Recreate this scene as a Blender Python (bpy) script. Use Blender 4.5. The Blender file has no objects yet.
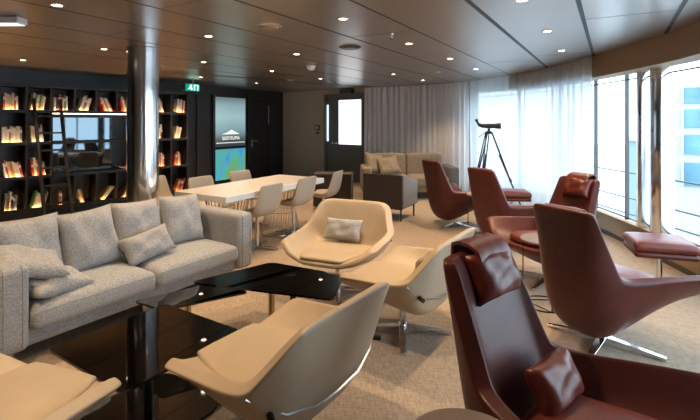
import bpy, bmesh, math, random
from mathutils import Vector, Matrix, Euler
random.seed(7)
PI = math.pi
R = math.radians
SC = bpy.context.scene
COL = SC.collection

# ---------------------------------------------------------------- camera, sky, exposure
EYE, CEIL, F = 1.5, 2.35, 450.0
cd = bpy.data.cameras.new('camera'); cam = bpy.data.objects.new('camera', cd); COL.objects.link(cam)
cam.location = (0, 0, EYE); cam.rotation_euler = (PI/2, 0, 0)
cd.sensor_fit = 'HORIZONTAL'; cd.sensor_width = 36; cd.lens = 36*F/700
cd.shift_x = 0; cd.shift_y = -88/700; cd.clip_start = .02; cd.clip_end = 400
SC.camera = cam
SC.view_settings.view_transform = 'Standard'; SC.view_settings.look = 'None'
SC.view_settings.gamma = 1; SC.view_settings.use_curve_mapping = False
SC.view_settings.exposure = 0.75
SC.cycles.use_denoising = True
SC.cycles.max_bounces = 8; SC.cycles.transparent_max_bounces = 12
SC.cycles.sample_clamp_indirect = 6
w = bpy.data.worlds.new('sky'); SC.world = w; w.use_nodes = True
bg = w.node_tree.nodes['Background']; bg.inputs[0].default_value = (.74, .87, 1.0, 1); bg.inputs[1].default_value = 3.9
SPOT_W = 66; LED = 30.0

# ---------------------------------------------------------------- helpers
def at(px, py, z):
    Y = F*(EYE-z)/(py-122.0); return Vector(((px-350)*Y/F, Y, z))
def mat(name, col, rough=.5, metal=0, noise=0, scale=20, bump=0, spec=.5, coat=0, emit=None, es=0, stretch=None, sheen=0):
    m = bpy.data.materials.new(name); m.use_nodes = True
    nt = m.node_tree; b = nt.nodes['Principled BSDF']
    b.inputs['Base Color'].default_value = (*col, 1); b.inputs['Roughness'].default_value = rough
    b.inputs['Metallic'].default_value = metal; b.inputs['Specular IOR Level'].default_value = spec
    b.inputs['Coat Weight'].default_value = coat; b.inputs['Sheen Weight'].default_value = sheen
    if emit: b.inputs['Emission Color'].default_value = (*emit, 1); b.inputs['Emission Strength'].default_value = es
    if noise or bump:
        tc = nt.nodes.new('ShaderNodeTexCoord'); mp = nt.nodes.new('ShaderNodeMapping')
        nt.links.new(tc.outputs['Object'], mp.inputs[0])
        if stretch: mp.inputs['Scale'].default_value = stretch
        n = nt.nodes.new('ShaderNodeTexNoise'); n.inputs['Scale'].default_value = scale; n.inputs['Detail'].default_value = 4
        nt.links.new(mp.outputs[0], n.inputs['Vector'])
        if noise:
            r = nt.nodes.new('ShaderNodeValToRGB')
            r.color_ramp.elements[0].position = .32; r.color_ramp.elements[1].position = .68
            r.color_ramp.elements[0].color = (*[max(0, c*(1-noise)) for c in col], 1)
            r.color_ramp.elements[1].color = (*[min(1, c*(1+noise)) for c in col], 1)
            nt.links.new(n.outputs[0], r.inputs[0]); nt.links.new(r.outputs[0], b.inputs['Base Color'])
        if bump:
            bp = nt.nodes.new('ShaderNodeBump'); bp.inputs['Strength'].default_value = bump; bp.inputs['Distance'].default_value = .01
            nt.links.new(n.outputs[0], bp.inputs['Height']); nt.links.new(bp.outputs[0], b.inputs['Normal'])
    return m

class MB:
    """collects shapes, then builds them as one mesh object"""
    def __init__(s): s.v = []; s.f = []; s.mi = []; s.cr = {}
    def add(s, vs, fs, M=None, mi=0):
        o = len(s.v)
        for p in vs: s.v.append(tuple(M @ Vector(p)) if M is not None else tuple(p))
        for f in fs: s.f.append([i+o for i in f]); s.mi.append(mi)
        return s
    def box(s, x0, x1, y0, y1, z0, z1, M=None, mi=0):
        vs = [(x, y, z) for x in (x0, x1) for y in (y0, y1) for z in (z0, z1)]
        return s.add(vs, [(0,1,3,2),(4,6,7,5),(0,4,5,1),(2,3,7,6),(0,2,6,4),(1,5,7,3)], M, mi)
    def rbox(s, x0, x1, y0, y1, z0, z1, r=.03, crown=0, M=None, mi=0, n=6, dent=0):
        """rounded box; crown swells the top face"""
        c = ((x0+x1)/2, (y0+y1)/2, (z0+z1)/2); h = ((x1-x0)/2, (y1-y0)/2, (z1-z0)/2)
        r = min(r, min(h)*.98)
        def ax(hh):
            e = [-hh, -hh+r*.25, -hh+r*.55, -hh+r]
            m = [(-hh+r)+(2*hh-2*r)*k/n for k in range(1, n)]
            return e+m+[-a for a in reversed(e)]
        A = [ax(h[0]), ax(h[1]), ax(h[2])]
        def rnd(p):
            q = [max(-h[i]+r, min(h[i]-r, p[i])) for i in range(3)]
            d = Vector([p[i]-q[i] for i in range(3)])
            if d.length > 1e-9: d = d.normalized()*r
            t = [q[i]+d[i] for i in range(3)]
            if crown and p[2] > 0:
                t[2] += crown*(1-(t[0]/h[0])**4)*(1-(t[1]/h[1])**4)*(p[2]/h[2])
            return (t[0]+c[0], t[1]+c[1], t[2]+c[2])
        key = {}; vs = []; fs = []
        def vid(p):
            k = tuple(round(a, 5) for a in p)
            if k not in key: key[k] = len(vs); vs.append(rnd(p))
            return key[k]
        for a in range(3):
            b, c2 = (a+1) % 3, (a+2) % 3
            for sg in (-1, 1):
                for i in range(len(A[b])-1):
                    for j in range(len(A[c2])-1):
                        q = []
                        for (ii, jj) in ((i, j), (i+1, j), (i+1, j+1), (i, j+1)):
                            p = [0, 0, 0]; p[a] = sg*h[a]; p[b] = A[b][ii]; p[c2] = A[c2][jj]; q.append(vid(p))
                        fs.append(q if sg > 0 else q[::-1])
        return s.add(vs, fs, M, mi)
    def cyl(s, p0, p1, r0, r1=None, n=20, mi=0, M=None, caps=True):
        r1 = r0 if r1 is None else r1
        p0, p1 = Vector(p0), Vector(p1); d = (p1-p0).normalized()
        a = d.orthogonal().normalized(); b = d.cross(a)
        vs = []
        for p, r in ((p0, r0), (p1, r1)):
            for k in range(n):
                t = 2*PI*k/n; vs.append(p+a*(r*math.cos(t))+b*(r*math.sin(t)))
        fs = [(k, (k+1) % n, n+(k+1) % n, n+k) for k in range(n)]
        if caps: fs += [tuple(range(n))[::-1], tuple(range(n, 2*n))]
        return s.add(vs, fs, M, mi)
    def tube(s, pts, r, n=8, closed=False, mi=0):
        P = [Vector(p) for p in pts]; N = len(P); vs = []; prev = None
        for i, p in enumerate(P):
            if closed: d = P[(i+1) % N]-P[i-1]
            else: d = P[min(i+1, N-1)]-P[max(i-1, 0)]
            d.normalize()
            a = d.orthogonal() if prev is None else prev-d*prev.dot(d)
            a.normalize(); prev = a; b = d.cross(a)
            for k in range(n): vs.append(p+a*r*math.cos(2*PI*k/n)+b*r*math.sin(2*PI*k/n))
        fs = []
        for i in range(N if closed else N-1):
            j = (i+1) % N
            for k in range(n): fs.append((i*n+k, i*n+(k+1) % n, j*n+(k+1) % n, j*n+k))
        if not closed: fs += [tuple(range(n))[::-1], tuple(range((N-1)*n, N*n))]
        return s.add(vs, fs, None, mi)
    def lathe(s, prof, n=32, M=None, mi=0):
        vs = []; fs = []; m = len(prof)
        for k in range(n):
            t = 2*PI*k/n
            for r, z in prof: vs.append((r*math.cos(t), r*math.sin(t), z))
        for k in range(n):
            j = (k+1) % n
            for i in range(m-1): fs.append((k*m+i, j*m+i, j*m+i+1, k*m+i+1))
        return s.add(vs, fs, M, mi)
    def prism(s, poly, z0, z1, M=None, mi=0):
        n = len(poly); vs = [(x, y, z0) for x, y in poly]+[(x, y, z1) for x, y in poly]
        fs = [tuple(range(n))[::-1], tuple(range(n, 2*n))]+[(i, (i+1) % n, n+(i+1) % n, n+i) for i in range(n)]
        return s.add(vs, fs, M, mi)
    def build(s, name, m, parent=None, smooth=False, bevel=0, subsurf=0, loc=None, rot=None, clean=True):
        me = bpy.data.meshes.new(name); me.from_pydata([tuple(v) for v in s.v], [], s.f)
        ms = m if isinstance(m, (list, tuple)) else [m]
        for x in ms: me.materials.append(x)
        for p, i in zip(me.polygons, s.mi): p.material_index = i
        if clean:
            b = bmesh.new(); b.from_mesh(me); bmesh.ops.remove_doubles(b, verts=b.verts, dist=1e-5)
            bmesh.ops.recalc_face_normals(b, faces=b.faces)
            if subsurf or smooth:
                for f in b.faces: f.smooth = True
            if smooth and not subsurf:
                for e in b.edges:
                    if len(e.link_faces) == 2 and e.calc_face_angle(0) > R(40): e.smooth = False
            b.to_mesh(me); b.free()
        o = bpy.data.objects.new(name, me); COL.objects.link(o)
        if parent is not None: o.parent = parent
        if loc is not None: o.location = loc
        if rot is not None: o.rotation_euler = rot
        if bevel:
            md = o.modifiers.new('bevel', 'BEVEL'); md.width = bevel; md.segments = 3; md.limit_method = 'ANGLE'
        if subsurf:
            md = o.modifiers.new('sub', 'SUBSURF'); md.levels = subsurf; md.render_levels = subsurf
        return o

def tag(o, label, cat, group=None, kind=None):
    o['label'] = label; o['category'] = cat
    if group: o['group'] = group
    if kind: o['kind'] = kind
    return o
def thing(name, label, cat, loc=(0, 0, 0), rz=0, group=None):
    o = bpy.data.objects.new(name, None); COL.objects.link(o)
    o.location = loc; o.rotation_euler = (0, 0, rz); o.empty_display_size = .1
    return tag(o, label, cat, group)
def st(o): o['kind'] = 'structure'; return o
def kids(o): return [c for c in bpy.data.objects if c.parent == o]
def dup(root, loc, rz, label, group=None):
    def rec(o, par):
        c = o.copy(); COL.objects.link(c); c.parent = par
        for k in kids(o): rec(k, c)
        return c
    c = rec(root, None); c.location = loc; c.rotation_euler = (0, 0, rz); c['label'] = label
    if group: c['group'] = group
    return c

# ---------------------------------------------------------------- materials
M_leather = mat('red_brown_leather', (.074, .0125, .008), .40, noise=.16, scale=9, bump=.06, spec=.38)
M_leatherd = mat('red_brown_leather_cushion', (.125, .021, .012), .38, noise=.2, scale=14, bump=.14)
M_cream = mat('cream_leather', (.42, .335, .235), .42, noise=.04, scale=8, bump=.02)
M_creamd = mat('cream_leather_chair', (.43, .36, .27), .5)
M_chrome = mat('chrome', (.75, .76, .78), .12, 1)
M_steel = mat('brushed_steel', (.5, .5, .52), .3, 1)
M_brass = mat('brass', (.55, .43, .24), .22, 1)
M_black = mat('black_metal', (.012, .012, .013), .35)
M_glassblack = mat('black_glass', (.004, .005, .006), .04, spec=.55, coat=.6)
M_sofa = mat('grey_melange_fabric', (.30, .315, .325), .9, noise=.28, scale=70, bump=.12, stretch=(1, 1, 2.5), sheen=.2)
M_pillow = mat('grey_melange_cushion', (.335, .34, .345), .9, noise=.3, scale=70, bump=.12, stretch=(1, 1, 2.5), sheen=.2)
M_taupe = mat('taupe_fabric', (.22, .175, .125), .9, noise=.2, scale=40, bump=.2)
M_greyfab = mat('slate_grey_fabric', (.12, .125, .13), .9, noise=.2, scale=40)
M_brownfab = mat('dark_brown_fabric', (.035, .022, .017), .75, noise=.2, scale=20)
M_case = mat('black_stained_oak', (.0135, .0125, .0125), .5, noise=.3, scale=14, stretch=(1, 1, 12))
M_wallb = mat('anthracite_panel', (.018, .02, .023), .42)
M_wallg = mat('greige_panel', (.50, .45, .37), .7)
M_tan = mat('tan_panel', (.30, .21, .125), .6)
M_white = mat('white_lacquer', (.80, .77, .73), .22)
M_whitep = mat('white_plastic', (.7, .72, .72), .4)
M_dgrey = mat('dark_grey_metal', (.07, .075, .08), .4, .3)
M_page = mat('book_pages', (.75, .68, .55), .8)
M_tabletop = mat('taupe_table_top', (.17, .12, .085), .45)
M_lamp = mat('lamp_glow', (1, .9, .75), .5, emit=(1, .78, .52), es=14)
M_led = mat('led_strip_glow', (1, .8, .5), .5, emit=(1, .52, .2), es=LED)

m = mat('ceiling_metal', (.42, .375, .34), .30, .8, noise=.03, scale=4); M_ceil = m
# carpet: woven beige-brown with fine dashes
m = bpy.data.materials.new('woven_carpet'); m.use_nodes = True; nt = m.node_tree; b = nt.nodes['Principled BSDF']
b.inputs['Roughness'].default_value = .92; b.inputs['Specular IOR Level'].default_value = .2
tc = nt.nodes.new('ShaderNodeTexCoord')
mp = nt.nodes.new('ShaderNodeMapping'); mp.inputs['Rotation'].default_value = (0, 0, R(31)); mp.inputs['Scale'].default_value = (9, 60, 1)
nt.links.new(tc.outputs['Object'], mp.inputs[0])
n1 = nt.nodes.new('ShaderNodeTexNoise'); n1.inputs['Scale'].default_value = 1.6; n1.inputs['Detail'].default_value = 3
nt.links.new(mp.outputs[0], n1.inputs['Vector'])
mp2 = nt.nodes.new('ShaderNodeMapping'); mp2.inputs['Rotation'].default_value = (0, 0, R(31)); mp2.inputs['Scale'].default_value = (50, 12, 1)
nt.links.new(tc.outputs['Object'], mp2.inputs[0])
n2 = nt.nodes.new('ShaderNodeTexNoise'); n2.inputs['Scale'].default_value = 1.4; n2.inputs['Detail'].default_value = 2
nt.links.new(mp2.outputs[0], n2.inputs['Vector'])
ad = nt.nodes.new('ShaderNodeMath'); ad.operation = 'ADD'
nt.links.new(n1.outputs[0], ad.inputs[0]); nt.links.new(n2.outputs[0], ad.inputs[1])
rp = nt.nodes.new('ShaderNodeValToRGB'); rp.color_ramp.elements[0].position = .82/2; rp.color_ramp.elements[1].position = 1.22/2
hv = nt.nodes.new('ShaderNodeMath'); hv.operation = 'MULTIPLY'; hv.inputs[1].default_value = .5
nt.links.new(ad.outputs[0], hv.inputs[0]); nt.links.new(hv.outputs[0], rp.inputs[0])
rp.color_ramp.elements[0].color = (.27, .21, .155, 1); rp.color_ramp.elements[1].color = (.375, .30, .225, 1)
nt.links.new(rp.outputs[0], b.inputs['Base Color']); M_carpet = m

def glassy(name, tint, refl):
    m = bpy.data.materials.new(name); m.use_nodes = True; nt = m.node_tree; nt.nodes.clear()
    o = nt.nodes.new('ShaderNodeOutputMaterial'); t = nt.nodes.new('ShaderNodeBsdfTransparent'); t.inputs[0].default_value = (*tint, 1)
    g = nt.nodes.new('ShaderNodeBsdfGlossy'); g.inputs['Roughness'].default_value = .02
    fr = nt.nodes.new('ShaderNodeFresnel'); fr.inputs[0].default_value = refl
    ge = nt.nodes.new('ShaderNodeNewGeometry'); iv = nt.nodes.new('ShaderNodeMath'); iv.operation = 'SUBTRACT'; iv.inputs[0].default_value = 1
    nt.links.new(ge.outputs['Backfacing'], iv.inputs[1])
    f = nt.nodes.new('ShaderNodeMath'); f.operation = 'MULTIPLY'; nt.links.new(fr.outputs[0], f.inputs[0]); nt.links.new(iv.outputs[0], f.inputs[1])
    x = nt.nodes.new('ShaderNodeMixShader'); nt.links.new(f.outputs[0], x.inputs[0])
    nt.links.new(t.outputs[0], x.inputs[1]); nt.links.new(g.outputs[0], x.inputs[2]); nt.links.new(x.outputs[0], o.inputs[0]); return m
M_glass = glassy('window_glass', (.95, .98, .985), 1.2)
M_smoke = glassy('smoked_glass', (.02, .021, .022), 1.8)
def voile(name, opac, tr, col):
    m = bpy.data.materials.new(name); m.use_nodes = True; nt = m.node_tree; nt.nodes.clear()
    o = nt.nodes.new('ShaderNodeOutputMaterial'); t = nt.nodes.new('ShaderNodeBsdfTransparent')
    d = nt.nodes.new('ShaderNodeBsdfDiffuse'); d.inputs[0].default_value = (*col, 1)
    tl = nt.nodes.new('ShaderNodeBsdfTranslucent'); tl.inputs[0].default_value = (*col, 1)
    a = nt.nodes.new('ShaderNodeMixShader'); a.inputs[0].default_value = tr
    c = nt.nodes.new('ShaderNodeMixShader'); c.inputs[0].default_value = opac
    nt.links.new(d.outputs[0], a.inputs[1]); nt.links.new(tl.outputs[0], a.inputs[2])
    nt.links.new(t.outputs[0], c.inputs[1]); nt.links.new(a.outputs[0], c.inputs[2]); nt.links.new(c.outputs[0], o.inputs[0]); return m
M_sheer = voile('sheer_voile', .90, .46, (.69, .75, .79)); M_sheer_lit = voile('lit_sheer_voile', .93, .4, (.88, .90, .95))  # same sheer cloth; second copy paler and denser, light put into its colour

# ---------------------------------------------------------------- room shell
def spline(P, k=8):
    out = []
    for i in range(len(P)-1):
        p0 = Vector(P[max(i-1, 0)]); p1 = Vector(P[i]); p2 = Vector(P[i+1]); p3 = Vector(P[min(i+2, len(P)-1)])
        for j in range(k):
            t = j/k
            out.append(.5*((2*p1)+(p2-p0)*t+(2*p0-5*p1+4*p2-p3)*t*t+(3*p1-p0-3*p2+p3)*t**3))
    out.append(Vector(P[-1])); return out
HC = spline([(.37,11.07),(1.5,10.45),(2.45,9.43),(2.94,8.25),(3.14,7.0),(3.16,6.0),(3.05,4.4),(2.93,3.76),(2.62,2.6),(2.15,1.4),(1.6,.3),(.9,-.8),(0,-1.7)], 8)
def normals(C):
    N = []
    for i in range(len(C)):
        d = (C[min(i+1, len(C)-1)]-C[max(i-1, 0)]).normalized(); N.append(Vector((-d.y, d.x)))   # outward (away from room)
    return N
HN = normals(HC)
def off(d): return [p+n*d for p, n in zip(HC, HN)]
def strip(C, th, z0, z1, mb=None):
    """solid curved wall along C, thickness th outward"""
    mb = mb or MB(); N = normals(C); n = len(C); vs = []
    for p, q in zip(C, N):
        o_ = p+q*th
        vs += [(p.x, p.y, z0), (p.x, p.y, z1), (o_.x, o_.y, z1), (o_.x, o_.y, z0)]
    fs = [(0, 3, 2, 1), (4*n-4, 4*n-3, 4*n-2, 4*n-1)]
    for i in range(n-1):
        for k in range(4): fs.append((4*i+k, 4*i+(k+1) % 4, 4*i+4+(k+1) % 4, 4*i+4+k))
    return mb.add(vs, fs)
WC = off(.27)
DW0, DW1 = Vector((-7.2, 3.84)), Vector((-1.93, 12.95))       # dark wall, left side
BW0, BW1 = DW1, Vector((.42, 11.065))                           # back wall
outline = [(-7.4, 3.5), (-7.4, -2.2), (0, -2.2)]
fl = [(p.x, p.y) for p in off(.4)][::-1]
poly = [(-7.5, 3.6), (-7.5, -2.3), (0.2, -2.3)]+fl+[(.9, 11.2), (-1.85, 13.3), (-2.3, 13.1)]
st(MB().prism(poly, -.12, 0).build('floor', M_carpet))
st(MB().prism(poly, CEIL, CEIL+.1).build('ceiling', M_ceil))
def wall(name, p0, p1, th, z0, z1, m):
    a = math.atan2(p1.y-p0.y, p1.x-p0.x); L = (p1-p0).length
    return st(MB().box(0, L, 0, th, z0, z1).build(name, m, loc=(p0.x, p0.y, 0), rot=(0, 0, a)))
wall('wall_left', DW0, DW1, .12, 0, CEIL, M_wallb)
wall('wall_back', BW0, BW1, .12, 0, CEIL, M_wallg)
wall('wall_back_return', Vector((.42, 11.065)), Vector((.56, 11.36)), .1, 0, CEIL, M_wallg)
wall('wall_far_left', Vector((-7.2, -2.1)), Vector((-7.2, 3.9)), .12, 0, CEIL, M_wallb)
wall('wall_front', Vector((.2, -2.1)), Vector((-7.3, -2.1)), .12, 0, CEIL, M_wallg)
WALL_END = 17; WALL_NEAR = 76
st(strip(WC[WALL_NEAR:], .12, 0, CEIL).build('wall_light_block', M_wallg, smooth=True))  # unseen solid stretch, added to cut window light from behind the camera
st(strip(WC[:WALL_END], .1, 0, CEIL).build('wall_right', M_wallg, smooth=True))
st(strip(WC[WALL_END-1:WALL_NEAR+1], .12, 0, .27).build('wall_sill_right', M_tan, smooth=True))
st(strip(WC[WALL_END-1:WALL_NEAR+1], .12, 2.12, CEIL).build('wall_lintel_right', M_tan, smooth=True))
hc = HC[24:]
st(strip(hc, .25, 2.075, CEIL).build('trim_1', M_tan, smooth=True))
st(strip([p for p in off(.255)[WALL_END-1:]], .015, 0, .05).build('baseboard_right', M_dgrey, smooth=True))
st(strip([p for p in off(.22)[WALL_END-1:]], .05, .27, .285).build('trim_2', M_tan, smooth=True))

def arc_at_px(C, px):
    for i in range(len(C)-1):
        a, b_ = C[i], C[i+1]
        if a.y < .5: break
        fa = 350+F*a.x/a.y-px; fb = 350+F*b_.x/b_.y-px
        if fa <= 0 <= fb:
            t = -fa/(fb-fa); return i+t
    return None
def pt(C, s):
    i = min(int(s), len(C)-2); t = s-i; return C[i].lerp(C[i+1], t)
def sub_arc(C, s0, s1):
    out = [pt(C, s0)]+[C[i] for i in range(int(s0)+1, int(math.ceil(s1)))]+[pt(C, s1)]
    return out
WM = off(.31)
marks = [WALL_END-1+.02]+[arc_at_px(WM, p) for p in (520, 560, 596, 627, 647, 664)]
last = marks[-1]; k = last+5
while k < WALL_NEAR-2: marks.append(k); k += 5
marks.append(WALL_NEAR-.01)
for i in range(len(marks)-1):
    a = sub_arc(WM, marks[i], marks[i+1])
    wob = st(strip(a, .012, .285, 2.12).build('window_%d' % (i+1), M_glass, smooth=True))
    fr = MB()
    if i > 0:
        p = pt(WM, marks[i]); q = pt(WM, marks[i]+.05); d = (q-p).normalized(); ang = math.atan2(d.y, d.x)
        wd = {4: .02, 5: .045, 6: .10}.get(i, .03)
        Mx = Matrix.Translation((p.x, p.y, 0)) @ Matrix.Rotation(ang, 4, 'Z')
        if i in (5, 6):
            fr.rbox(-wd, wd, -.10, .06, .286, 2.119, .02, M=Mx, n=1)
        else:
            fr.box(-wd*.5, wd*.5, -.022, .022, .286, 2.119, Mx)
        st(fr.build('window_frame', M_chrome if i in (5, 6) else M_dgrey, wob, smooth=True))
    rl = MB(); strip(a, .02, .30, .315, rl); strip(a, .02, 2.02, 2.035, rl)
    st(rl.build('window_rail', M_dgrey, wob))

# ceiling seams (recessed joints between the metal panels)
ux, uy = math.sin(R(30.2)), math.cos(R(30.2)); vx, vy = uy, -ux
M_seam = mat('ceiling_joint', (.008, .008, .009), .5); M_seaml = mat('ceiling_joint_edge', (.3, .3, .3), .3, .8)
def hitlen(v):
    # distance along u where the joint meets the window arc
    best = 12
    for i in range(len(HC)-1):
        a = HC[i]; va = a.x*vx+a.y*vy; b_ = HC[i+1]; vb = b_.x*vx+b_.y*vy
        if (va-v)*(vb-v) <= 0 and va != vb:
            t = (v-va)/(vb-va); q = a.lerp(b_, t); best = min(best, q.x*ux+q.y*uy) if q.y > 1 else best
    return best
for i, (v, wd) in enumerate([(1.1,.012),(.445,.016),(-.204,.016),(-.871,.018),(-1.574,.006),(-2.266,.009),(-2.93,.004),(-3.6,.004),(-4.3,.004),(-5.0,.004),(-5.7,.004)]):
    L = hitlen(v) if v > -2.3 else 10.5+(v+2.3)*.2
    L = min(L, 12.0)
    if v < -5.2: L = 8.5
    mb = MB(); mb.box(-1.0, L-.02, -wd, wd, CEIL-.002, CEIL+.002)
    mb.box(-1.0, L-.02, wd, wd+.006, CEIL-.003, CEIL+.002, mi=1)
    st(mb.build('trim_%d' % (i+3), [M_seam, M_seaml], loc=(v*vx, v*vy, 0), rot=(0, 0, math.atan2(uy, ux))))
for i, (v0, v1, u) in enumerate([(-1.574,-.871,2.3),(-2.266,-1.574,3.9),(-2.93,-2.266,2.2),(-.871,-.204,6.2),(-3.6,-2.93,4.4),(-4.3,-3.6,2.6),(-1.574,-.871,6.6),(-2.266,-1.574,8.0),(-.204,.445,4.2)]):
    mb = MB(); mb.box(v0, v1, -.003, .003, CEIL-.002, CEIL+.002)
    st(mb.build('trim_%d' % (i+14), M_seaml, loc=(u*ux, u*uy, 0), rot=(0, 0, math.atan2(vy, vx))))

# ---------------------------------------------------------------- outside
M_snow = mat('pale_quay', (.42, .46, .49), .8); M_bglass = mat('pale_blue_glazing', (.075, .18, .24), .3, noise=.35, scale=.7)
M_bwhite = mat('white_facade', (.36, .38, .39), .6)
st(MB().box(-10, 60, -30, 90, -3.2, -3).build('ground', M_snow))
t = thing('terminal_building', 'white harbour building with bands of pale blue glazing seen through the windows', 'building', (13.0, 18.0, -3), R(-36))
MB().box(0, 14, 0, 8, 0, 6.4).build('facade', M_bwhite, t)
for k, (z0, z1) in enumerate([(2.0, 2.9), (3.25, 4.0), (4.3, 5.0), (5.25, 5.85)]):
    MB().box(.2, 13.8, -.12, .02, z0, z1).build('glazing', M_bglass, t)
    for j in range(8): MB().box(.2+j*1.9, .28+j*1.9, -.18, -.1, z0, z1).build('window_mullion', M_bwhite, t)
t = thing('harbour_shed', 'low grey blue shed standing outside beyond the middle window', 'building', (9.3, 14.2, -3), R(-33))
MB().box(-.45, .7, 0, 2, 0, 3.9).build('wall', mat('grey_blue_cladding', (.17, .23, .27), .6), t)
MB().box(-.5, .75, -.1, 2.1, 3.9, 3.98).build('roof', M_bwhite, t)
t = thing('deck_railing', 'thin dark railing outside the right hand windows', 'railing', (4.6, 1.5, -.3), R(92))
for z in (.35, .6, 1.0): MB().cyl((0, 0, z), (7.0, 0, z), .012, n=8).build('rail', M_dgrey, t)
for k in range(5): MB().cyl((k*1.75, 0, -.5), (k*1.75, 0, 1.0), .016, n=8).build('post', M_dgrey, t)
MB().box(0, 7, -.6, .15, -.55, -.5).build('deck_edge', M_snow, t)

# ---------------------------------------------------------------- curtains
def curtain(s0, s1, label, pleats, amp, m=None, group=None):
    C = off(-.06); n = int(pleats*7); mb = MB(); vs = []; fs = []; rows = 7
    ph = random.random()*6
    for j in range(rows):
        z = .012+(CEIL-.02)*j/(rows-1)
        for i in range(n+1):
            s = s0+(s1-s0)*i/n; p = pt(C, s); q = pt(C, min(s+.05, len(C)-1.01)); d = (q-p).normalized() if (q-p).length > 1e-6 else Vector((0, -1))
            nn = Vector((-d.y, d.x)); t = 2*PI*pleats*i/n
            a = amp*(.75+.25*math.sin(t*.17+ph))*(.8+.25*(1-j/(rows-1)))
            o_ = a*math.sin(t+ph+.7*math.sin(t*.31)+.25*(1-j/(rows-1))*math.sin(t*.13))+.012*math.sin(t*2.3+j)
            e = p+nn*o_+d*(.5*a*math.cos(t+ph)); vs.append((e.x, e.y, z))
    for j in range(rows-1):
        for i in range(n): fs.append((j*(n+1)+i, j*(n+1)+i+1, (j+1)*(n+1)+i+1, (j+1)*(n+1)+i))
    mb.add(vs, fs); o = mb.build('sheer_curtain', m or M_sheer, smooth=False)
    for p in o.data.polygons: p.use_smooth = True
    return tag(o, label, 'curtain', group)
s365 = .05; s_a = arc_at_px(HC, 471); s_b = arc_at_px(HC, 556); s_c = arc_at_px(HC, 597)
curtain(s365, s_a-.1, 'grey looking closely pleated sheer curtain behind the far taupe sofa', 20, .036, M_sheer_lit)
curtain(s_a, s_b, 'bright backlit sheer curtain behind the tripod and spotting scope', 11, .035)
curtain(s_b+.08, s_c, 'white sheer curtain end hanging beside the uncovered windows', 6, .032)

# ---------------------------------------------------------------- column
t = thing('chrome_column', 'tall mirror polished round column behind the grey sofa', 'column', (-2.395, 5.2, 0))
MB().cyl((0, 0, 0), (0, 0, CEIL-.001), .173, n=64, caps=False).build('shaft', mat('mirror_steel', (.80, .81, .82), .15, 1, bump=.12, scale=5, stretch=(14, 14, .25)), t, smooth=True)
MB().lathe([(.174, CEIL-.008), (.182, CEIL-.008), (.184, CEIL-.002), (.174, CEIL-.002)], 48).build('collar', M_steel, t, smooth=True)

# ---------------------------------------------------------------- ceiling fittings
M_ring = mat('lamp_ring', (.55, .5, .45), .3, .8)
root = None
spots = [(57,5),(104,49),(23,60),(208.6,36),(203.7,62),(201,77),(296.6,54),(272,71),(256.6,83),(320.6,78.6),(343,18.6),(409,43.5),(450,58.5),(476,69),(393.5,74),(423,80),(547.5,31),(561.5,50.5),(522,0)]
where = ['near the left edge above the grey sofa', 'just left of the column top', 'at the far left above the bookcase', 'right of the column top', 'between column and exit sign',
 'directly above the exit sign', 'above the far end of the white table', 'above the poster screen', 'closest to the dark door', 'beside the white smoke detector', 'large one at top centre',
 'beside the ceiling sprinkler', 'over the two rear red chairs', 'nearest the curtain bend', 'above the taupe sofa', 'small one in front of the grey curtain', 'nearest one on the right ceiling panel', 'near the bright curtain top', 'cut by the top edge of the picture']
posn = []
for px, py in spots:
    Y = F*(CEIL-EYE)/(122-py); posn.append(((px-350)*Y/F, Y))
posn += [(-.35, 2.15), (-1.75, 1.75), (-3.4, 1.2)]
where += ['above the nearest cream chair, outside the picture', 'above the cream chair in the bottom left corner', 'left of the camera beyond the picture']
for i, (x, y) in enumerate(posn):
    t = thing('ceiling_downlight', 'small round warm recessed downlight, ' + where[i], 'ceiling light', (x, y, CEIL), 0, 'recessed ceiling downlights')
    if root is None:
        MB().lathe([(.033, -.001), (.036, -.006), (.052, -.005), (.055, -.0005)], 32).build('trim_ring', M_ring, t, smooth=True)
        MB().lathe([(0.0001, -.003), (.032, -.003), (.0335, -.001)], 24).build('bulb', M_lamp, t, smooth=True)
        ld = bpy.data.lights.new('downlight_beam', 'SPOT'); ld.energy = SPOT_W; ld.color = (1, .70, .43); ld.spot_size = R(105); ld.spot_blend = .8; ld.shadow_soft_size = .03
        root = t
    else:
        for kk in kids(root):
            if kk.type == 'MESH': c = kk.copy(); COL.objects.link(c); c.parent = t
    lo = bpy.data.objects.new('downlight_beam', ld); COL.objects.link(lo); lo.location = (0, 0, -.02); lo.parent = t
for px, py, rr, lb in [(270,26,.10,'flat round ceiling speaker left of centre'),(350,47,.12,'flat round ceiling vent disc at centre'),(357,48,0,''),(291,80,.10,'small far ceiling disc above the white table'),(435,72,.11,'ceiling disc above the far curtain'),(168,66,.10,'flat ceiling disc right of the column')]:
    if not rr: continue
    Y = F*(CEIL-EYE)/(122-py); t = thing('ceiling_disc', lb, 'ceiling vent', ((px-350)*Y/F, Y, CEIL))
    MB().lathe([(.0001, -.022), (rr*.75, -.022), (rr*.8, -.014), (rr, -.008), (rr+.01, -.0005)], 40).build('cover', M_ring if rr < .12 else M_dgrey, t, smooth=True)
    MB().lathe([(rr*.84, -.0135), (rr*.9, -.0125)], 40).build('slot', M_seam, t)
Y = F*(CEIL-EYE)/(122-66.); t = thing('smoke_detector', 'white domed smoke detector on the ceiling', 'smoke detector', ((311-350)*Y/F, Y, CEIL))
MB().lathe([(.0001, -.07), (.03, -.066), (.055, -.045), (.06, -.02), (.07, -.0005)], 32).build('housing', M_whitep, t, smooth=True)
MB().cyl((0, 0, -.076), (0, 0, -.069), .012, n=12).build('sensor', M_dgrey, t)
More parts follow.
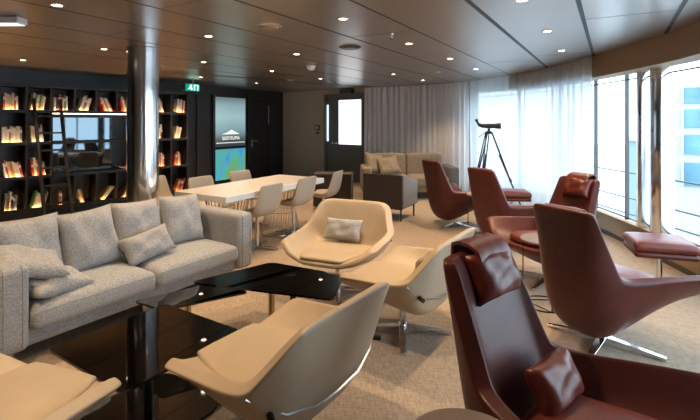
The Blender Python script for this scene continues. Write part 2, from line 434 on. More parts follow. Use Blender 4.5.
Y = F*(CEIL-EYE)/(122-34.); t = thing('ceiling_sprinkler', 'small chrome sprinkler head on the ceiling', 'sprinkler', ((391-350)*Y/F, Y, CEIL))
MB().lathe([(.028, -.0005), (.026, -.006), (.008, -.008), (.008, -.03), (.018, -.05), (.018, -.053), (.0001, -.053)], 20).build('nozzle', M_chrome, t, smooth=True)
mb = MB(); mb.tube([(-.014, 0, -.02), (-.014, 0, -.05)], .002); mb.tube([(.014, 0, -.02), (.014, 0, -.05)], .002); mb.build('guard', M_chrome, t)
# white lamp box at the left
Y = F*(CEIL-EYE)/(122-17.5)
t = thing('emergency_lamp', 'white rectangular emergency lamp box on ceiling at far left', 'emergency light', (-3.0, 3.66, CEIL), R(0))
MB().rbox(-.35, .34, -.06, .06, -.055, -.0005, .012, n=1).build('housing', M_whitep, t, smooth=True)
MB().box(-.33, .32, -.05, .05, -.06, -.0545).build('diffuser', mat('lamp_diffuser', (.8, .85, .85), .4, emit=(.8, .95, 1), es=.6), t)
# exit sign
t = thing('exit_sign', 'green illuminated running man exit sign above the dark wall', 'exit sign', (-3.20, 9.15, 2.2), R(58))
M_exit = mat('exit_green', (.0, .18, .12), .4, emit=(0, .30, .2), es=.6); M_exw = mat('exit_white', (.8, .9, .88), .4, emit=(.7, 1, .93), es=1.6)
MB().box(-.16, .16, -.02, .02, -.07, .07).build('panel', M_exit, t)
mb = MB(); mb.box(.02, .035, -.026, -.02, -.055, .055); mb.box(.10, .115, -.026, -.02, -.055, .055); mb.box(.02, .115, -.026, -.02, .045, .055)
mb.build('door_symbol', M_exw, t)
mb = MB()
mb.cyl((-.055, -.026, .042), (-.055, -.02, .042), .013, n=14)
for a_, b_ in [((-.06, .03), (-.07, -.01)), ((-.07, -.01), (-.035, -.025)), ((-.035, -.025), (-.04, -.055)), ((-.07, -.01), (-.095, -.03)), ((-.095, -.03), (-.12, -.028)), ((-.06, .025), (-.035, .005)), ((-.06, .025), (-.09, .015))]:
    mb.tube([(a_[0], -.023, a_[1]), (b_[0], -.023, b_[1])], .0075, 6)
mb.build('running_figure', M_exw, t)
MB().cyl((0, 0, .069), (0, 0, .149), .008, n=8).build('hanger', M_steel, t)

# ---------------------------------------------------------------- dark wall: panel, screen, door
aw = math.atan2(DW1.y-DW0.y, DW1.x-DW0.x); dw = (DW1-DW0).normalized(); LW = (DW1-DW0).length
def t_px(p0, d, px):
    k = (px-350)/F; return (k*p0.y-p0.x)/(d.x-k*d.y)
def on_left(px): return t_px(DW0, dw, px)
def wl(mb, name, m, parent=None, **kw): return mb.build(name, m, parent, loc=None if parent else (DW0.x, DW0.y, 0), rot=None if parent else (0, 0, aw), **kw)
a0, a1 = on_left(196), on_left(209)
st(wl(MB().box(a0, a1, -.03, -.001, .02, 2.12), 'trim_30', mat('brown_panel', (.03, .026, .023), .5), bevel=.004))
a0, a1 = on_left(212.5), on_left(245); zb, zt = .06, 2.10
sc = thing('poster_screen', 'tall upright display with grey sky picture, white logo and green blue map', 'screen', (DW0.x+dw.x*a0, DW0.y+dw.y*a0, 0), aw)
W_ = a1-a0
mb = MB(); fw = .045
mb.box(-.03, W_+.03, -.05, -.001, zb-.03, zt+.05); mb.build('casing', M_black, sc, bevel=.006)
m = bpy.data.materials.new('sky_picture'); m.use_nodes = True; nt = m.node_tree; b = nt.nodes['Principled BSDF']; b.inputs['Roughness'].default_value = .2
tc = nt.nodes.new('ShaderNodeTexCoord'); sp = nt.nodes.new('ShaderNodeSeparateXYZ'); nt.links.new(tc.outputs['Object'], sp.inputs[0])
rr = nt.nodes.new('ShaderNodeMapRange'); rr.inputs[1].default_value = .85; rr.inputs[2].default_value = 2.1; nt.links.new(sp.outputs[2], rr.inputs[0])
cr = nt.nodes.new('ShaderNodeValToRGB'); nt.links.new(rr.outputs[0], cr.inputs[0])
cr.color_ramp.elements[0].color = (.02, .025, .03, 1); cr.color_ramp.elements[1].color = (.14, .17, .18, 1)
for q, cc in ((.18, (.07, .10, .11, 1)), (.34, (.20, .33, .35, 1)), (.62, (.32, .5, .52, 1)), (.85, (.24, .38, .4, 1))):
    e = cr.color_ramp.elements.new(q); e.color = cc
b.inputs['Base Color'].default_value = (.01, .01, .01, 1); nt.links.new(cr.outputs[0], b.inputs['Emission Color']); b.inputs['Emission Strength'].default_value = .62
MB().box(fw, W_-fw, -.054, -.05, .90, zt).build('picture', m, sc)
m = bpy.data.materials.new('map_picture'); m.use_nodes = True; nt = m.node_tree; b = nt.nodes['Principled BSDF']; b.inputs['Roughness'].default_value = .2
tc = nt.nodes.new('ShaderNodeTexCoord'); n = nt.nodes.new('ShaderNodeTexNoise'); n.inputs['Scale'].default_value = 2.2; n.inputs['Detail'].default_value = 5
mp = nt.nodes.new('ShaderNodeMapping'); mp.inputs['Scale'].default_value = (1.3, 1, .55); nt.links.new(tc.outputs['Object'], mp.inputs[0]); nt.links.new(mp.outputs[0], n.inputs[0])
cr = nt.nodes.new('ShaderNodeValToRGB'); nt.links.new(n.outputs[0], cr.inputs[0]); cr.color_ramp.elements[0].position = .35; cr.color_ramp.elements[1].position = .66
cr.color_ramp.elements[0].color = (.07, .30, .62, 1); cr.color_ramp.elements[1].color = (.30, .40, .16, 1)
for q, cc in ((.46, (.10, .42, .72, 1)), (.53, (.10, .52, .50, 1)), (.58, (.14, .50, .22, 1))):
    e = cr.color_ramp.elements.new(q); e.color = cc
b.inputs['Base Color'].default_value = (.01, .01, .01, 1); nt.links.new(cr.outputs[0], b.inputs['Emission Color']); b.inputs['Emission Strength'].default_value = .5
MB().box(fw, W_-fw, -.054, -.05, zb+.04, .84).build('map', m, sc)
M_logo = mat('logo_white', (.8, .8, .75), .4, emit=(.75, .78, .72), es=.7)
mb = MB(); cx = W_*.5
mb.prism([(cx-.30, 1.20), (cx+.30, 1.20), (cx+.16, 1.25), (cx+.02, 1.31), (cx-.12, 1.25)], 0, .004, Matrix.Rotation(PI/2, 4, 'X') @ Matrix.Translation((0, 0, .054)))
mb.build('logo', M_logo, sc)
def text(body, size, parent, loc, rot, m, name='lettering', ext=.002):
    c = bpy.data.curves.new('lettering', 'FONT'); c.body = body; c.size = size; c.align_x = 'CENTER'; c.align_y = 'CENTER'; c.extrude = ext
    o = bpy.data.objects.new('tmp', c); COL.objects.link(o); dg = bpy.context.evaluated_depsgraph_get()
    me = bpy.data.meshes.new_from_object(o.evaluated_get(dg)); bpy.data.objects.remove(o)
    me.materials.clear(); me.materials.append(m)
    q = bpy.data.objects.new(name, me); COL.objects.link(q); q.parent = parent; q.location = loc; q.rotation_euler = rot; return q
text('SEESTEUPIA', .115, sc, (cx, -.056, 1.10), (PI/2, 0, 0), M_logo)
MB().box(fw+.02, W_-fw-.02, -.057, -.053, .985, 1.0).build('caption_line', M_logo, sc)
# door in the dark wall
a0, a1 = on_left(249), on_left(268)
dr = wl(MB().box(a0, a1, -.02, -.001, 0, 2.12), 'door_1', mat('black_door', (.012, .013, .015), .4), bevel=.004); st(dr)
mb = MB()
for x0, x1, z0, z1 in [(a0-.06, a0-.01, 0, 2.18), (a1+.01, a1+.06, 0, 2.18), (a0-.01, a1+.01, 2.13, 2.18)]: mb.box(x0, x1, -.035, -.001, z0, z1)
st(mb.build('door_frame', M_wallb, dr))
mb = MB(); mb.cyl((a0+.09, -.02, 1.0), (a0+.09, -.07, 1.0), .012, n=12); mb.tube([(a0+.09, -.065, 1.0), (a0+.26, -.065, 1.0)], .011)
mb.box(a0+.06, a0+.12, -.026, -.02, .84, 1.05); st(mb.build('door_handle', M_steel, dr))
# long pull bar on the hinge side
mb = MB(); mb.cyl((a1-.02, -.04, 1.45), (a1-.02, -.04, 1.95), .01, n=8); st(mb.build('door_closer_bar', M_steel, dr))

# ---------------------------------------------------------------- back wall: door and call point
ab = math.atan2(BW1.y-BW0.y, BW1.x-BW0.x); db = (BW1-BW0).normalized()
def on_back(px): return t_px(BW0, db, px)
def wb(mb, name, m, parent=None, **kw): return mb.build(name, m, parent, loc=None if parent else (BW0.x, BW0.y, 0), rot=None if parent else (0, 0, ab), **kw)
a0, a1 = on_back(334), on_back(363.5)
M_door = mat('grey_painted_door', (.13, .135, .135), .45)
g0, g1 = on_back(339.5), on_back(362.5)
d2 = MB(); d2.box(a0, g0, -.05, -.001, 0, 2.15); d2.box(g1, a1, -.05, -.001, 0, 2.15); d2.box(g0, g1, -.05, -.001, 0, .93); d2.box(g0, g1, -.05, -.001, 2.06, 2.15)
d2 = st(wb(d2, 'door_2', M_door, bevel=.004))
st(MB().box(g0, g1, -.03, -.01, .93, 2.06).build('window_pane', mat('daylit_door_glass', (.8, .85, .9), .3, emit=(.85, .93, 1), es=1.0), d2))
mb = MB(); f0 = on_back(326.5)
mb.box(f0, f0+.05, -.09, -.001, 0, 2.22); mb.box(a1+.005, a1+.03, -.09, -.001, 0, 2.22); mb.box(f0, a1+.03, -.09, -.001, 2.16, 2.22); mb.box(f0+.05, a0-.01, -.03, -.001, 0, 2.16)
st(mb.build('door_frame', M_door, d2))
mb = MB(); mb.cyl((a0+.05, -.05, .96), (a0+.05, -.12, .96), .03, n=16); mb.tube([(a0+.05, -.11, .96), (a0+.17, -.11, .96)], .012); st(mb.build('door_handle', M_chrome, d2, smooth=True))
mb = MB(); mb.box(f0+.06, f0+.10, -.05, -.03, 1.0, 1.95); st(mb.build('door_light_slot', mat('slot_glow', (.7, .75, .8), .4, emit=(.7, .8, .9), es=.9), d2))
tt = thing('fire_call_point', 'small red fire alarm call point on the greige wall', 'fire alarm', (BW0.x+db.x*on_back(318), BW0.y+db.y*on_back(318), 1.35), ab)
MB().rbox(-.07, .07, -.05, -.001, -.07, .07, .01, n=1).build('housing', mat('alarm_red', (.25, .04, .035), .4), tt, smooth=True)
MB().box(-.035, .035, -.054, -.049, -.035, .035).build('glass_panel', M_whitep, tt)
MB().box(-.035, .035, -.03, -.001, -.17, -.11).build('label_plate', M_dgrey, tt)
tt = thing('door_sign_box', 'black box mounted above the grey door', 'sign', (BW0.x+db.x*on_back(348.5), BW0.y+db.y*on_back(348.5), 2.27), ab)
MB().box(-.18, .18, -.14, -.001, -.04, .06).build('housing', M_black, tt, bevel=.004)
MB().box(-.16, .16, -.144, -.139, -.03, .05).build('face', M_dgrey, tt)

# low cabinet between table and armchair
tt = thing('low_cabinet', 'low dark brown cabinet beyond the white dining table', 'cabinet', (-.62, 8.0, 0), R(-6))
MB().box(0, .66, -.2, .2, .04, .56).build('body', M_brownfab, tt, bevel=.006)
MB().box(-.01, .67, -.21, .21, .56, .6).build('cabinet_top', M_brownfab, tt, bevel=.004)
for k in (0, 1): MB().box(.01+k*.325, .325+k*.325-.005, -.215, -.2, .06, .55).build('cabinet_door', M_brownfab, tt, bevel=.003)

# ---------------------------------------------------------------- bookcase
ABC = math.atan2(.748, .664); BD = Vector((math.cos(ABC), math.sin(ABC))); BO = Vector((-5.25, 6.75))
T0, CW, NC = -.335*2+.0, .335, 11
bc = thing('bookcase', 'wall length black bookcase with lit square compartments full of books', 'bookcase', (BO.x, BO.y, 0), ABC)
ROWZ = [.14, .645, 1.178, 1.68]; TOP = 2.085; DEP = .34; TH = .036
x0, x1 = T0, T0+CW*NC
MB().box(x0-.02, x1+.02, 0, DEP, 0, .10).build('plinth', M_case, bc)
MB().box(x0-.02, x1+.02, DEP, DEP+.02, 0, TOP).build('back_panel', M_case, bc)
for z in ROWZ: MB().box(x0-.02, x1+.02, 0, DEP, z-TH, z).build('shelf_board', M_case, bc)
MB().box(x0-.02, x1+.02, 0, DEP, TOP-.04, TOP).build('top_board', M_case, bc)
for k in range(NC+1):
    x = T0+CW*k
    nic = (x > .72 and x < 1.95)
    def up(z0, z1): MB().box(x-.017, x+.017, .004, DEP, z0, z1).build('upright', M_case, bc)
    if nic: up(ROWZ[0], ROWZ[1]-TH); up(ROWZ[3], TOP-.04)
    else: up(ROWZ[0], TOP-.04)
NX0, NX1 = T0+CW*4+.017, T0+CW*8-.017      # niche
for ri, z in enumerate(ROWZ):
    for (q0, q1) in ([(x0, x1)] if ri in (0, 3) else [(x0, NX0-.04), (NX1+.04, x1)]):
        MB().box(q0, q1, .012, .026, z+.0005, z+.006).build('light_strip', M_led, bc)
        MB().box(q0, q1, -.006, .0035, z-TH, z+.013).build('front_lip', M_case, bc)
MB().box(NX0, NX1, .03, .05, ROWZ[3]-TH-.012, ROWZ[3]-TH-.001).build('light_strip', mat('cool_led', (1, .9, .8), .5, emit=(1, .8, .62), es=6), bc)
tv = thing('television', 'large switched off black glass screen in the bookcase niche', 'television', (BO.x+BD.x*NX0, BO.y+BD.y*NX0, 0), ABC)
MB().box(.02, NX1-NX0-.30, DEP-.06, DEP-.005, ROWZ[1]+.01, ROWZ[3]-TH-.06).build('casing', M_black, tv)
MB().box(.03, NX1-NX0-.31, DEP-.063, DEP-.06, ROWZ[1]+.02, ROWZ[3]-TH-.07).build('screen', mat('dark_mirror_glass', (.10, .13, .15), .03, .85), tv)

# books
bcol = {'cream': (.62, .55, .42), 'white': (.72, .70, .66), 'pale yellow': (.6, .5, .22), 'red': (.42, .045, .03), 'teal': (.05, .22, .24), 'blue': (.05, .10, .28),
        'grey': (.2, .2, .2), 'orange': (.55, .18, .04), 'black': (.02, .02, .02), 'green': (.10, .22, .08), 'brown': (.18, .09, .045)}
BM = {k: mat('book_'+k.replace(' ', '_'), v, .55) for k, v in bcol.items()}
rown = {0: 'bottom row', 1: 'third row', 2: 'second row', 3: 'top row'}
def book(x, z, th, h, d, c, lean, lab, setback=.035):
    """a book standing on its tail; lean>0 leans right about its lower right edge"""
    mb = MB(); cv = .003
    mb.box(-th, -th+cv, 0, d, 0, h); mb.box(-cv, 0, 0, d, 0, h); mb.box(-th, 0, 0, cv, 0, h)
    mb.box(-th+cv, -cv, cv+.001, d-.004, .003, h-.004, mi=1)
    if random.random() < .5: mb.box(-th-.0004, .0004, -.0006, .0, h*.62, h*.8, mi=1)
    o = mb.build('book', [BM[c], M_page])
    p = BO+BD*x; n = Vector((-BD.y, BD.x))
    p = p+n*setback; o.location = (p.x, p.y, z)
    o.rotation_euler = (0, lean, ABC)
    tag(o, lab, 'book', 'books in the black bookcase')
ordn = ['first', 'second', 'third', 'fourth', 'fifth', 'sixth', 'seventh', 'eighth', 'ninth', 'tenth', 'eleventh', 'twelfth']
# (row, col) : (count, lean degrees, palette, start fraction)
W1 = ['cream', 'white', 'white', 'pale yellow', 'cream']; RR = ['white', 'red', 'cream', 'red', 'orange']; MX = ['white', 'teal', 'blue', 'red', 'cream', 'orange']
fills = {
 (3,1): (7, 0, W1+['red'], .02), (3,2): (7, 0, ['red', 'white', 'cream', 'pale yellow', 'cream'], .08), (3,3): (6, 9, ['white', 'teal', 'cream', 'green', 'pale yellow'], .1), (3,4): (7, 0, ['white', 'blue', 'red', 'orange', 'cream', 'teal'], .06),
 (3,5): (5, 16, ['white', 'cream', 'grey'], .15), (3,6): (5, -22, ['red', 'cream', 'orange', 'white'], .12), (3,7): (4, -15, ['red', 'orange', 'cream'], .1), (3,8): (4, 0, MX, .1), (3,9): (3, -12, ['orange', 'white', 'cream'], .1), (3,10): (5, 4, ['white', 'cream', 'white', 'red'], .32),
 (2,1): (8, 0, W1, .02), (2,2): (9, 0, ['white', 'cream', 'white', 'grey', 'cream'], .04), (2,3): (6, -6, ['cream', 'white', 'cream', 'brown', 'white'], .1), (2,8): (4, 0, ['orange', 'red', 'cream'], .2), (2,9): (3, 10, ['brown', 'cream'], .1), (2,10): (4, 12, ['white', 'cream', 'pale yellow'], .2),
 (1,1): (7, -8, RR, .05), (1,2): (8, -12, ['white', 'red', 'cream', 'orange', 'white', 'white'], .04), (1,3): (6, -5, ['red', 'cream', 'red', 'orange'], .15), (1,8): (3, 5, RR, .2), (1,9): (5, 0, ['orange', 'white', 'red', 'cream'], .1), (1,10): (5, 0, ['red', 'brown', 'red', 'cream', 'orange'], .2),
 (0,1): (5, 0, ['grey', 'black', 'brown'], .1), (0,2): (6, 4, ['grey', 'brown', 'white', 'black', 'blue'], .1), (0,3): (7, 14, ['green', 'cream', 'white', 'cream', 'pale yellow'], .15), (0,4): (2, 0, ['brown', 'grey'], .3), (0,5): (2, -12, ['cream', 'orange'], .1), (0,6): (4, 40, ['pale yellow', 'cream', 'white', 'orange'], .1), (0,7): (3, 30, ['brown', 'cream'], .2), (0,8): (3, 0, ['grey', 'red'], .2), (0,9): (3, 0, ['brown', 'orange'], .3), (0,10): (4, 20, ['orange', 'brown', 'black', 'red'], .25)}
for (ri, ci), (n, lean, pal, sf) in fills.items():
    xa = T0+CW*ci+.02; xb = T0+CW*(ci+1)-.02; z = ROWZ[ri]+.0035; x = xa+(xb-xa)*sf
    cell = '%s, %s compartment' % (rown[ri], ordn[ci-1])
    L = R(lean)
    for k in range(n):
        c = pal[k % len(pal)]; th = random.uniform(.016, .036); h = random.uniform(.21, .285); d = random.uniform(.15, .2)
        if L > 0: need = th/math.cos(L)+(0 if k else h*.02)
        else: need = th/math.cos(L)
        if L < 0:
            # leans left about its lower left edge: bottom-left at x
            if k == 0: x += h*math.sin(-L)
            xr = x+need
            if xr > xb-.01: break
            # rotate about lower right corner; the leftmost-bottom stays on the board
            book(x+th*math.cos(L), z+th*math.sin(-L), th, h, d, c, L, '%s book with light pages leaning left, %s in %s' % (c, ordn[k], cell)); x = xr
        else:
            if x+need+h*math.sin(L) > xb: break
            book(x+need, z, th, h, d, c, L, '%s book %s, %s from the left in %s' % (c, 'leaning right' if L > 0 else 'standing upright', ordn[k], cell)); x += need
        x += .0012
# objects in the niche
def niche_pt(x, y): p = BO+BD*x+Vector((-BD.y, BD.x))*y; return (p.x, p.y, ROWZ[1]+.001)
t = thing('open_book', 'open book lying in the bookcase niche right of the screen', 'book', niche_pt(NX1-.17, .12), ABC)
for s in (-1, 1):
    MB().box(0, .12*s, -.09, .09, 0, .012).build('page_block', M_page, t, loc=(0, 0, .012), rot=(0, -s*R(22), 0))
MB().box(-.13, .13, -.1, .1, 0, .006).build('cover', BM['brown'], t)

# ladder
la = thing('library_ladder', 'black wooden library ladder leaning on the left bookcase', 'ladder', (0, 0, 0))
bn = Vector((-BD.y, BD.x))
def bp(x, y, z): p = BO+BD*x+bn*y; return Vector((p.x, p.y, z))
for xx in (.42, .78):
    A = bp(xx, -.62, 0); B = bp(xx, -.02, 1.86); dd = (B-A)
    mb = MB(); Mx = Matrix.Translation(A) @ dd.to_track_quat('Z', 'Y').to_matrix().to_4x4()
    u = Vector((BD.x, BD.y, 0)); wv = dd.normalized().cross(u)
    Mx = Matrix.Translation(A) @ Matrix((u, wv, dd.normalized())).transposed().to_4x4()
    mb.box(-.018, .018, -.035, .035, .02, dd.length, Mx); mb.build('rail', M_case, la, bevel=.003)
    mb = MB(); mb.tube([bp(xx, -.02, 1.80), bp(xx, -.02, 1.87), bp(xx, .0, 1.88)], .008); mb.build('hook', M_steel, la)
for k in range(1, 7):
    f = k/7.0; A = bp(.44, -.62+.6*f, 1.86*f); B = bp(.76, -.62+.6*f, 1.86*f)
    dx = Vector((BD.x, BD.y, 0)); Mx = Matrix.Translation(A) @ Matrix.Rotation(ABC, 4, 'Z')
    MB().box(0, (B-A).length, -.045, .045, -.012, .012, Mx).build('rung', M_case, la, bevel=.002)

# ---------------------------------------------------------------- dining table
TA = R(60); tdir = Vector((math.cos(TA), math.sin(TA))); tn = Vector((-tdir.y, tdir.x))
TP = Vector((-1.29, 4.68))
dt = thing('dining_table', 'long white dining table on chrome wire cage pedestals', 'table', (TP.x, TP.y, 0), TA)
MB().box(0, 1.86, 0, .80, .65, .72).build('tabletop', M_white, dt, bevel=.006)
for cx_ in (.42, 1.40):
    mb = MB(); ped = dt
    mb.tube([(cx_+.27*math.cos(a), .4+.27*math.sin(a), .02) for a in [2*PI*k/24 for k in range(24)]], .007, 6, True)
    mb.tube([(cx_+.2*math.cos(a), .4+.2*math.sin(a), .30) for a in [2*PI*k/24 for k in range(24)]], .005, 6, True)
    for k in range(30):
        a = 2*PI*k/30; mb.tube([(cx_+.27*math.cos(a), .4+.27*math.sin(a), .02), (cx_+.19*math.cos(a), .4+.19*math.sin(a), .33), (cx_+.26*math.cos(a), .4+.26*math.sin(a), .649)], .004, 5)
    mb.build('wire_pedestal', M_steel, dt, smooth=True)

# ---------------------------------------------------------------- shell chairs
def shell(inner, outer, name, m, parent, crease=.35):
    """inner/outer: sections of half profiles [mid, corner, side, rim] -> closed padded shell"""
    def full(s): return [(x, -y, z) for x, y, z in reversed(s[1:])]+list(s)
    S = [full(i)+full(o)[::-1] for i, o in zip(inner, outer)]
    n = len(S[0]); h = n//2; vs = [p for s in S for p in s]; fs = []
    for i in range(len(S)-1):
        for k in range(n): fs.append((i*n+k, i*n+(k+1) % n, (i+1)*n+(k+1) % n, (i+1)*n+k))
    for i, rev in ((0, False), (len(S)-1, True)):
        for k in range(h-1):
            q = (i*n+k, i*n+n-1-k, i*n+n-2-k, i*n+k+1); fs.append(q[::-1] if rev else q)
    mb = MB(); mb.add(vs, fs); o = mb.build(name, m, parent, subsurf=3, clean=False)
    b = bmesh.new(); b.from_mesh(o.data); bmesh.ops.recalc_face_normals(b, faces=b.faces)
    cl = b.edges.layers.float.new('crease_edge')
    b.verts.ensure_lookup_table()
    for e in b.edges:
        i, j = e.verts[0].index, e.verts[1].index; ci, cj = i % n, j % n
        if ci == cj and ci in (0, h-1, h, n-1): e[cl] = crease
        if i//n == j//n and i//n in (0, len(S)-1): e[cl] = crease*.6
    for f in b.faces: f.smooth = True
    b.to_mesh(o.data); b.free(); return o

def star_base(parent, ztop, r=.33, rot=0, m=None, n=4):
    m = m or M_chrome
    MB().cyl((0, 0, .03), (0, 0, ztop), .024, n=20).build('post', m, parent, smooth=True)
    for k in range(n):
        a = rot+2*PI*k/n; mb = MB(); Mx = Matrix.Rotation(a, 4, 'Z')
        prof = [(.0, .055, .03), (r*.5, .038, .024), (r, .022, .016)]
        vs = []
        for x, zt, hw in prof: vs += [(x, -hw, zt), (x, hw, zt), (x, hw, zt-.018 if x else .03), (x, -hw, zt-.018 if x else .03)]
        fs = [(0, 1, 2, 3), (8, 11, 10, 9)]
        for i in range(2):
            for q in range(4): fs.append((4*i+q, 4*i+4+q, 4*i+4+(q+1) % 4, 4*i+(q+1) % 4))
        mb.add(vs, fs, Mx); mb.cyl((r-.02, 0, 0), (r-.02, 0, .008), .014, n=10, M=Mx)
        mb.build('leg', m, parent, bevel=.003)

def make_low(name, label):
    t = thing(name, label, 'armchair')
    I = [[(.37,0,.375),(.36,.17,.372),(.32,.30,.425),(.255,.395,.495)],
         [(.12,0,.35),(.12,.215,.35),(.11,.33,.43),(.07,.395,.505)],
         [(-.14,0,.335),(-.14,.235,.34),(-.13,.34,.425),(-.14,.398,.515)],
         [(-.235,0,.37),(-.235,.26,.375),(-.225,.35,.45),(-.215,.395,.53)],
         [(-.265,0,.43),(-.265,.26,.435),(-.255,.33,.50),(-.245,.37,.565)],
         [(-.385,0,.75),(-.382,.23,.75),(-.378,.29,.74),(-.365,.322,.71)]]
    O = [[(.375,0,.335),(.365,.17,.332),(.335,.315,.375),(.262,.442,.465)],
         [(.12,0,.25),(.12,.16,.25),(.11,.355,.37),(.07,.447,.48)],
         [(-.16,0,.195),(-.16,.19,.20),(-.15,.375,.335),(-.16,.452,.49)],
         [(-.30,0,.235),(-.30,.25,.24),(-.27,.385,.37),(-.262,.45,.52)],
         [(-.345,0,.40),(-.345,.28,.41),(-.32,.365,.46),(-.292,.418,.56)],
         [(-.44,0,.75),(-.437,.24,.75),(-.43,.315,.74),(-.41,.365,.71)]]
    shell(I, O, 'shell', M_cream, t, .62)
    # seat pad: wedge shaped, follows the seat
    mb = MB(); prof = []
    poly = [(.36,-.19),(.36,.19),(.12,.26),(-.17,.275),(-.235,.235),(-.235,-.235),(-.17,-.275),(.12,-.26)]
    n = 8; vs = []
    for sc_, dz in ((.93, .0), (1.0, .018), (1.0, .035), (.93, .052), (.6, .064), (.001, .068)):
        for x, y in poly:
            xx = .06+(x-.06)*sc_; vs.append((xx, y*sc_, .345+.07*(xx+.1)*.5+dz))
    fs = [tuple(range(8))[::-1]]
    for i in range(5):
        for k in range(8): fs.append((i*8+k, i*8+(k+1) % 8, (i+1)*8+(k+1) % 8, (i+1)*8+k))
    mb.add(vs, fs); o = mb.build('seat_cushion', M_cream, t, subsurf=2)
    at_ = o.data.attributes.new('crease_edge', 'FLOAT', 'EDGE')
    for e in o.data.edges:
        p, q = o.data.vertices[e.vertices[0]].co, o.data.vertices[e.vertices[1]].co
        at_.data[e.index].value = .75 if abs(p.z-q.z) > .01 and (p-q).length < .06 else 0
    # metal piping across the rear joint with its end buttons
    mb = MB(); pts = [(-.245-.005, -.437, .50), (-.325, -.30, .40), (-.352, -.15, .365), (-.356, 0, .36), (-.352, .15, .365), (-.325, .30, .40), (-.25, .437, .50)]
    mb.tube(pts, .006, 8); mb.build('rear_seam', M_steel, t, smooth=True)
    for s in (-1, 1): MB().cyl((-.295, .36*s, .425), (-.335, .385*s, .42), .014, n=12).build('button', M_black, t, smooth=True)
    star_base(t, .215, .34, R(27)); return t

def pillow(name, w, h, th, m, loc, rot, label=None, parent=None, seed=0, wr=.006, cat='cushion'):
    rnd = random.Random(seed); n = 16; vs = []; fs = []
    ph = [rnd.random()*6 for _ in range(6)]
    for sgn in (1, -1):
        for j in range(n+1):
            for i in range(n+1):
                u = -1+2*i/n; v = -1+2*j/n
                px_ = u*(1-.07*(1-v*v)) * w/2; pz = v*(1-.07*(1-u*u))*h/2
                k = max(0, (1-u**4)*(1-v**4))**.55
                y = sgn*th/2*k+wr*k*(math.sin(5*u+3*v+ph[0])+.7*math.sin(7*v-4*u+ph[1])+.5*math.sin(11*u+2*v+ph[2]))
                vs.append((px_, y, pz+h/2))
    N = (n+1)**2
    for j in range(n):
        for i in range(n):
            a = j*(n+1)+i; q = (a, a+1, a+n+2, a+n+1); fs.append(q); fs.append(tuple(N+x for x in q[::-1]))
    mb = MB(); mb.add(vs, fs); o = mb.build(name, m, parent, smooth=True, loc=loc, rot=rot)
    for p in o.data.polygons: p.use_smooth = True
    if not o.data.attributes.get('sharp_edge') is None: o.data.attributes.remove(o.data.attributes['sharp_edge'])
    if label: tag(o, label, cat)
    return o

LC = make_low('lounge_chair', 'low cream leather swivel lounge chair facing the camera, with a pale cushion')
LC.location = (-.11, 3.95, 0); LC.rotation_euler = (0, 0, R(-112))
lowpos = [((-.11, 3.95), -112), ((.38, 3.22), 146), ((-.34, 2.12), 146), ((-1.39, 1.68), 71)]
dup(LC, (*lowpos[1][0], 0), R(lowpos[1][1]), 'low cream leather lounge chair seen from its side, chrome star base in full view')
dup(LC, (*lowpos[2][0], 0), R(lowpos[2][1]), 'nearest cream leather lounge chair, its padded back turned to the camera')
dup(LC, (*lowpos[3][0], 0), R(lowpos[3][1]), 'cream leather lounge chair cut off by the bottom left corner')
def chair_pt(c, a, x, y, z):
    v = Matrix.Rotation(a, 3, 'Z') @ Vector((x, y, 0)); return (c[0]+v.x, c[1]+v.y, z)
for (ci, mm, lb, sd, sx, sy, yy) in [(0, M_pillow, 'small pale grey lumbar cushion on the cream chair facing the camera', 3, .36, .2, -.03), (2, M_taupe, 'small brown patterned cushion on the nearest cream chair', 5, .34, .19, -.04), (1, M_taupe, 'small taupe cushion on the cream chair with visible star base', 6, .34, .19, .02)]:
    c, a = lowpos[ci]
    pillow('lumbar_cushion', sx, sy, .10, mm, chair_pt(c, R(a), -.155, yy, .42), (R(-24), 0, R(a)+PI/2), lb, seed=sd)

def make_high(label):
    t = thing('highback_armchair', label, 'armchair')
    I = [[(.41,0,.39),(.40,.22,.39),(.375,.36,.45),(.32,.465,.555)],
         [(.14,0,.36),(.14,.20,.365),(.12,.30,.44),(.09,.37,.55)],
         [(-.10,0,.34),(-.10,.18,.35),(-.09,.23,.43),(-.13,.265,.54)],
         [(-.19,0,.38),(-.19,.17,.39),(-.18,.205,.47),(-.19,.230,.548)],
         [(-.22,0,.45),(-.22,.165,.46),(-.21,.20,.53),(-.21,.225,.58)],
         [(-.40,0,.955),(-.395,.14,.955),(-.388,.175,.952),(-.37,.195,.94)]]
    O = [[(.415,0,.345),(.405,.22,.335),(.395,.38,.375),(.34,.505,.53)],
         [(.14,0,.18),(.14,.14,.185),(.12,.34,.345),(.09,.412,.53)],
         [(-.15,0,.075),(-.15,.14,.08),(-.13,.29,.28),(-.15,.315,.52)],
         [(-.30,0,.13),(-.295,.17,.135),(-.25,.262,.33),(-.23,.280,.54)],
         [(-.37,0,.35),(-.365,.18,.355),(-.31,.24,.46),(-.25,.270,.575)],
         [(-.46,0,.955),(-.457,.15,.955),(-.448,.195,.952),(-.42,.228,.94)]]
    shell(I, O, 'shell', M_leather, t, .72)
    mb = MB(); poly = [(.375,-.25),(.375,.25),(.12,.205),(-.10,.165),(-.16,.14),(-.16,-.14),(-.10,-.165),(.12,-.205)]; vs = []
    for sc_, dz in ((.93, 0), (1.0, .03), (1.0, .06), (.94, .085), (.6, .10), (.001, .105)):
        for x, y in poly:
            xx = .09+(x-.09)*sc_; vs.append((xx, y*sc_, .355+.04*(xx+.1)+dz))
    fs = [tuple(range(8))[::-1]]
    for i in range(5):
        for k in range(8): fs.append((i*8+k, i*8+(k+1) % 8, (i+1)*8+(k+1) % 8, (i+1)*8+k))
    mb.add(vs, fs); mb.build('seat_cushion', M_leatherd, t, subsurf=2)
    star_base(t, .15, .36, R(20)); return t
